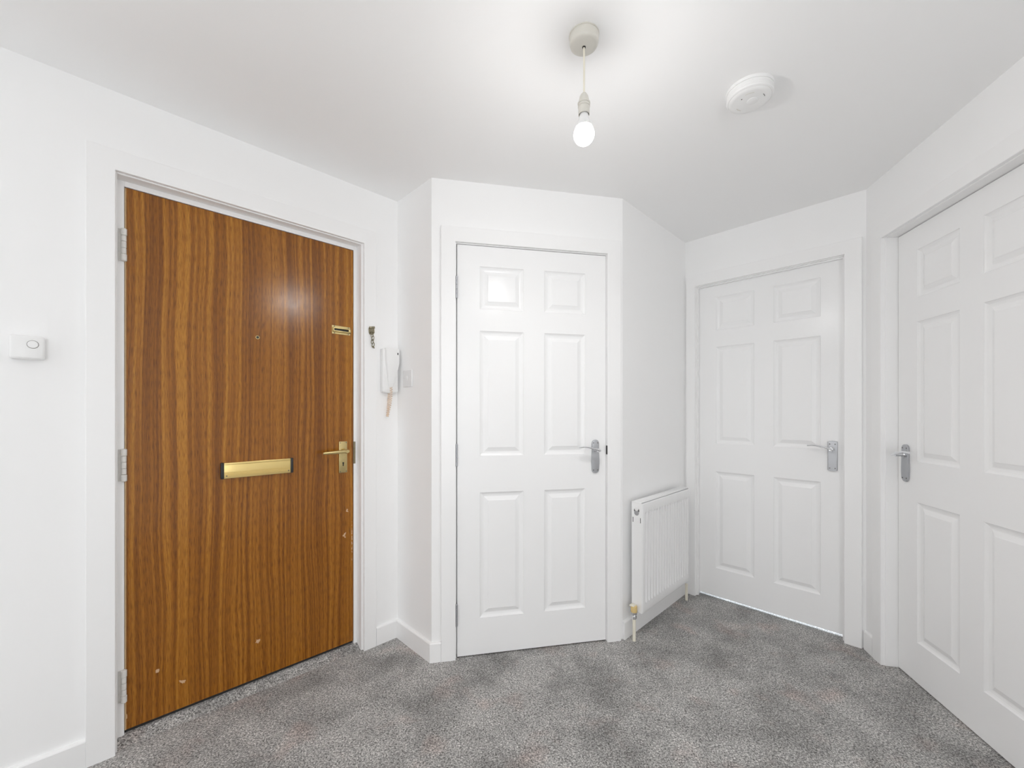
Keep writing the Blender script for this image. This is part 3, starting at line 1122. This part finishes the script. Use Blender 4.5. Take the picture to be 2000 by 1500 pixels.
holder = m.build('lamp_holder_cap', M['ivory'], pl, smooth=True)
m = MB(False)
m.lathe([(0.0152, zt - 0.0268), (0.0185, zt - 0.0275), (0.0185, zt - 0.0305), (0.0165, zt - 0.0315), (0.0165, zt - 0.0370), (0.0178, zt - 0.0375), (0.0178, zt - 0.0390),
         (0.0165, zt - 0.0395), (0.0165, zt - 0.0620), (0.0150, zt - 0.0622), (0.0150, zt - 0.0400)], (0, 0, 0), 2, 32)
m.build('lamp_holder_skirt', M['ivory'], pl, smooth=True)
zb = zt - 0.0500
m = MB(False)
m.lathe([(0.0, zb), (0.0115, zb), (0.0125, zb - 0.014), (0.0140, zb - 0.018), (0.0165, zb - 0.030), (0.0215, zb - 0.046), (0.0242, zb - 0.0500), (0.0, zb - 0.0500)], (0, 0, 0), 2, 36)
m.build('bulb_collar', M['plastic'], pl, smooth=True)
m = MB(False)
r0, zc = 0.0305, zb - 0.0705
prof = []
a0 = math.asin(0.0243 / r0)
for k in range(17):
    a = a0 + (PI - a0) * k / 16
    prof.append((r0 * math.sin(a) if k < 16 else 0.0, zc + r0 * math.cos(a)))
m.lathe(prof, (0, 0, 0), 2, 40)
m.build('bulb_globe', M['bulb'], pl, smooth=True)
# an LED bulb throws most of its light down and out, less back up towards the ceiling
for kind, share in (('POINT', 0.23), ('SPOT', 0.60)):
    lamp = bpy.data.lights.new('bulb_lamp', kind)
    lamp.energy = BULB_W * share
    lamp.shadow_soft_size = 0.024
    lamp.color = (1.0, 0.99, 0.975)
    if kind == 'SPOT':
        lamp.spot_size = PI
        lamp.spot_blend = 1.0
    lo = bpy.data.objects.new('bulb_lamp', lamp)
    COL.objects.link(lo)
    lo.parent = pl
    lo.location = (0, 0, zc - 0.003)

# smoke alarm
sa = empty('smoke_alarm', Matrix.Translation((0.820, 1.440, CEIL)))
tag(sa, 'round white smoke alarm fixed to the ceiling near the pendant', 'smoke alarm')
m = MB(False)
m.lathe([(0.0, 0.0), (0.0735, 0.0), (0.0735, -0.009), (0.0728, -0.0100)], (0, 0, 0), 2, 56)
m.build('mounting_base', M['plastic'], sa, smooth=True)
m = MB(False)
m.lathe([(0.0700, -0.0095), (0.0722, -0.0115), (0.0722, -0.0290), (0.0705, -0.0335), (0.0670, -0.0355), (0.0655, -0.0350), (0.0640, -0.0365), (0.0600, -0.0400), (0.0540, -0.0412), (0.0, -0.0425)], (0, 0, 0), 2, 56)
body = m.build('body', M['plastic'], sa, smooth=True)
m = MB(False)
ringpts = []
for k in range(3):
    zz = -0.0145 - 0.0055 * k
    m.lathe([(0.0718, zz), (0.0728, zz - 0.0006), (0.0728, zz - 0.0016), (0.0718, zz - 0.0022)], (0, 0, 0), 2, 56)
m.build('vent_rib', M['plastic'], body, smooth=True)


def arc_bar(m, r, a0, a1, z, w, n=8):
    pts = [(r * math.cos(a0 + (a1 - a0) * k / n), r * math.sin(a0 + (a1 - a0) * k / n), z) for k in range(n + 1)]
    m.sweep(pts, (w, 0.0006), n=6)


m = MB(False)
m.lathe([(0.0175, -0.0415), (0.0175, -0.0432), (0.0160, -0.0438), (0.0, -0.0440)], (0.006, -0.006, 0), 2, 32)
m.build('test_button', M['plastic'], body, smooth=True)
for rr, a0, a1 in ((0.045, 3.9, 4.5), (0.045, 5.3, 5.6), (0.043, 1.75, 2.25)):
    m = MB(False)
    arc_bar(m, rr, a0, a1, -0.0421, 0.0010)
    m.build('cover_slot', M['screw'] if a0 > 5 else M['ivory'], body)
MB(False).lathe([(0.0018, -0.0418), (0.0018, -0.0430), (0.0, -0.0432)], (-0.034, -0.012, 0), 2, 10).build('indicator', M['screw'], body)
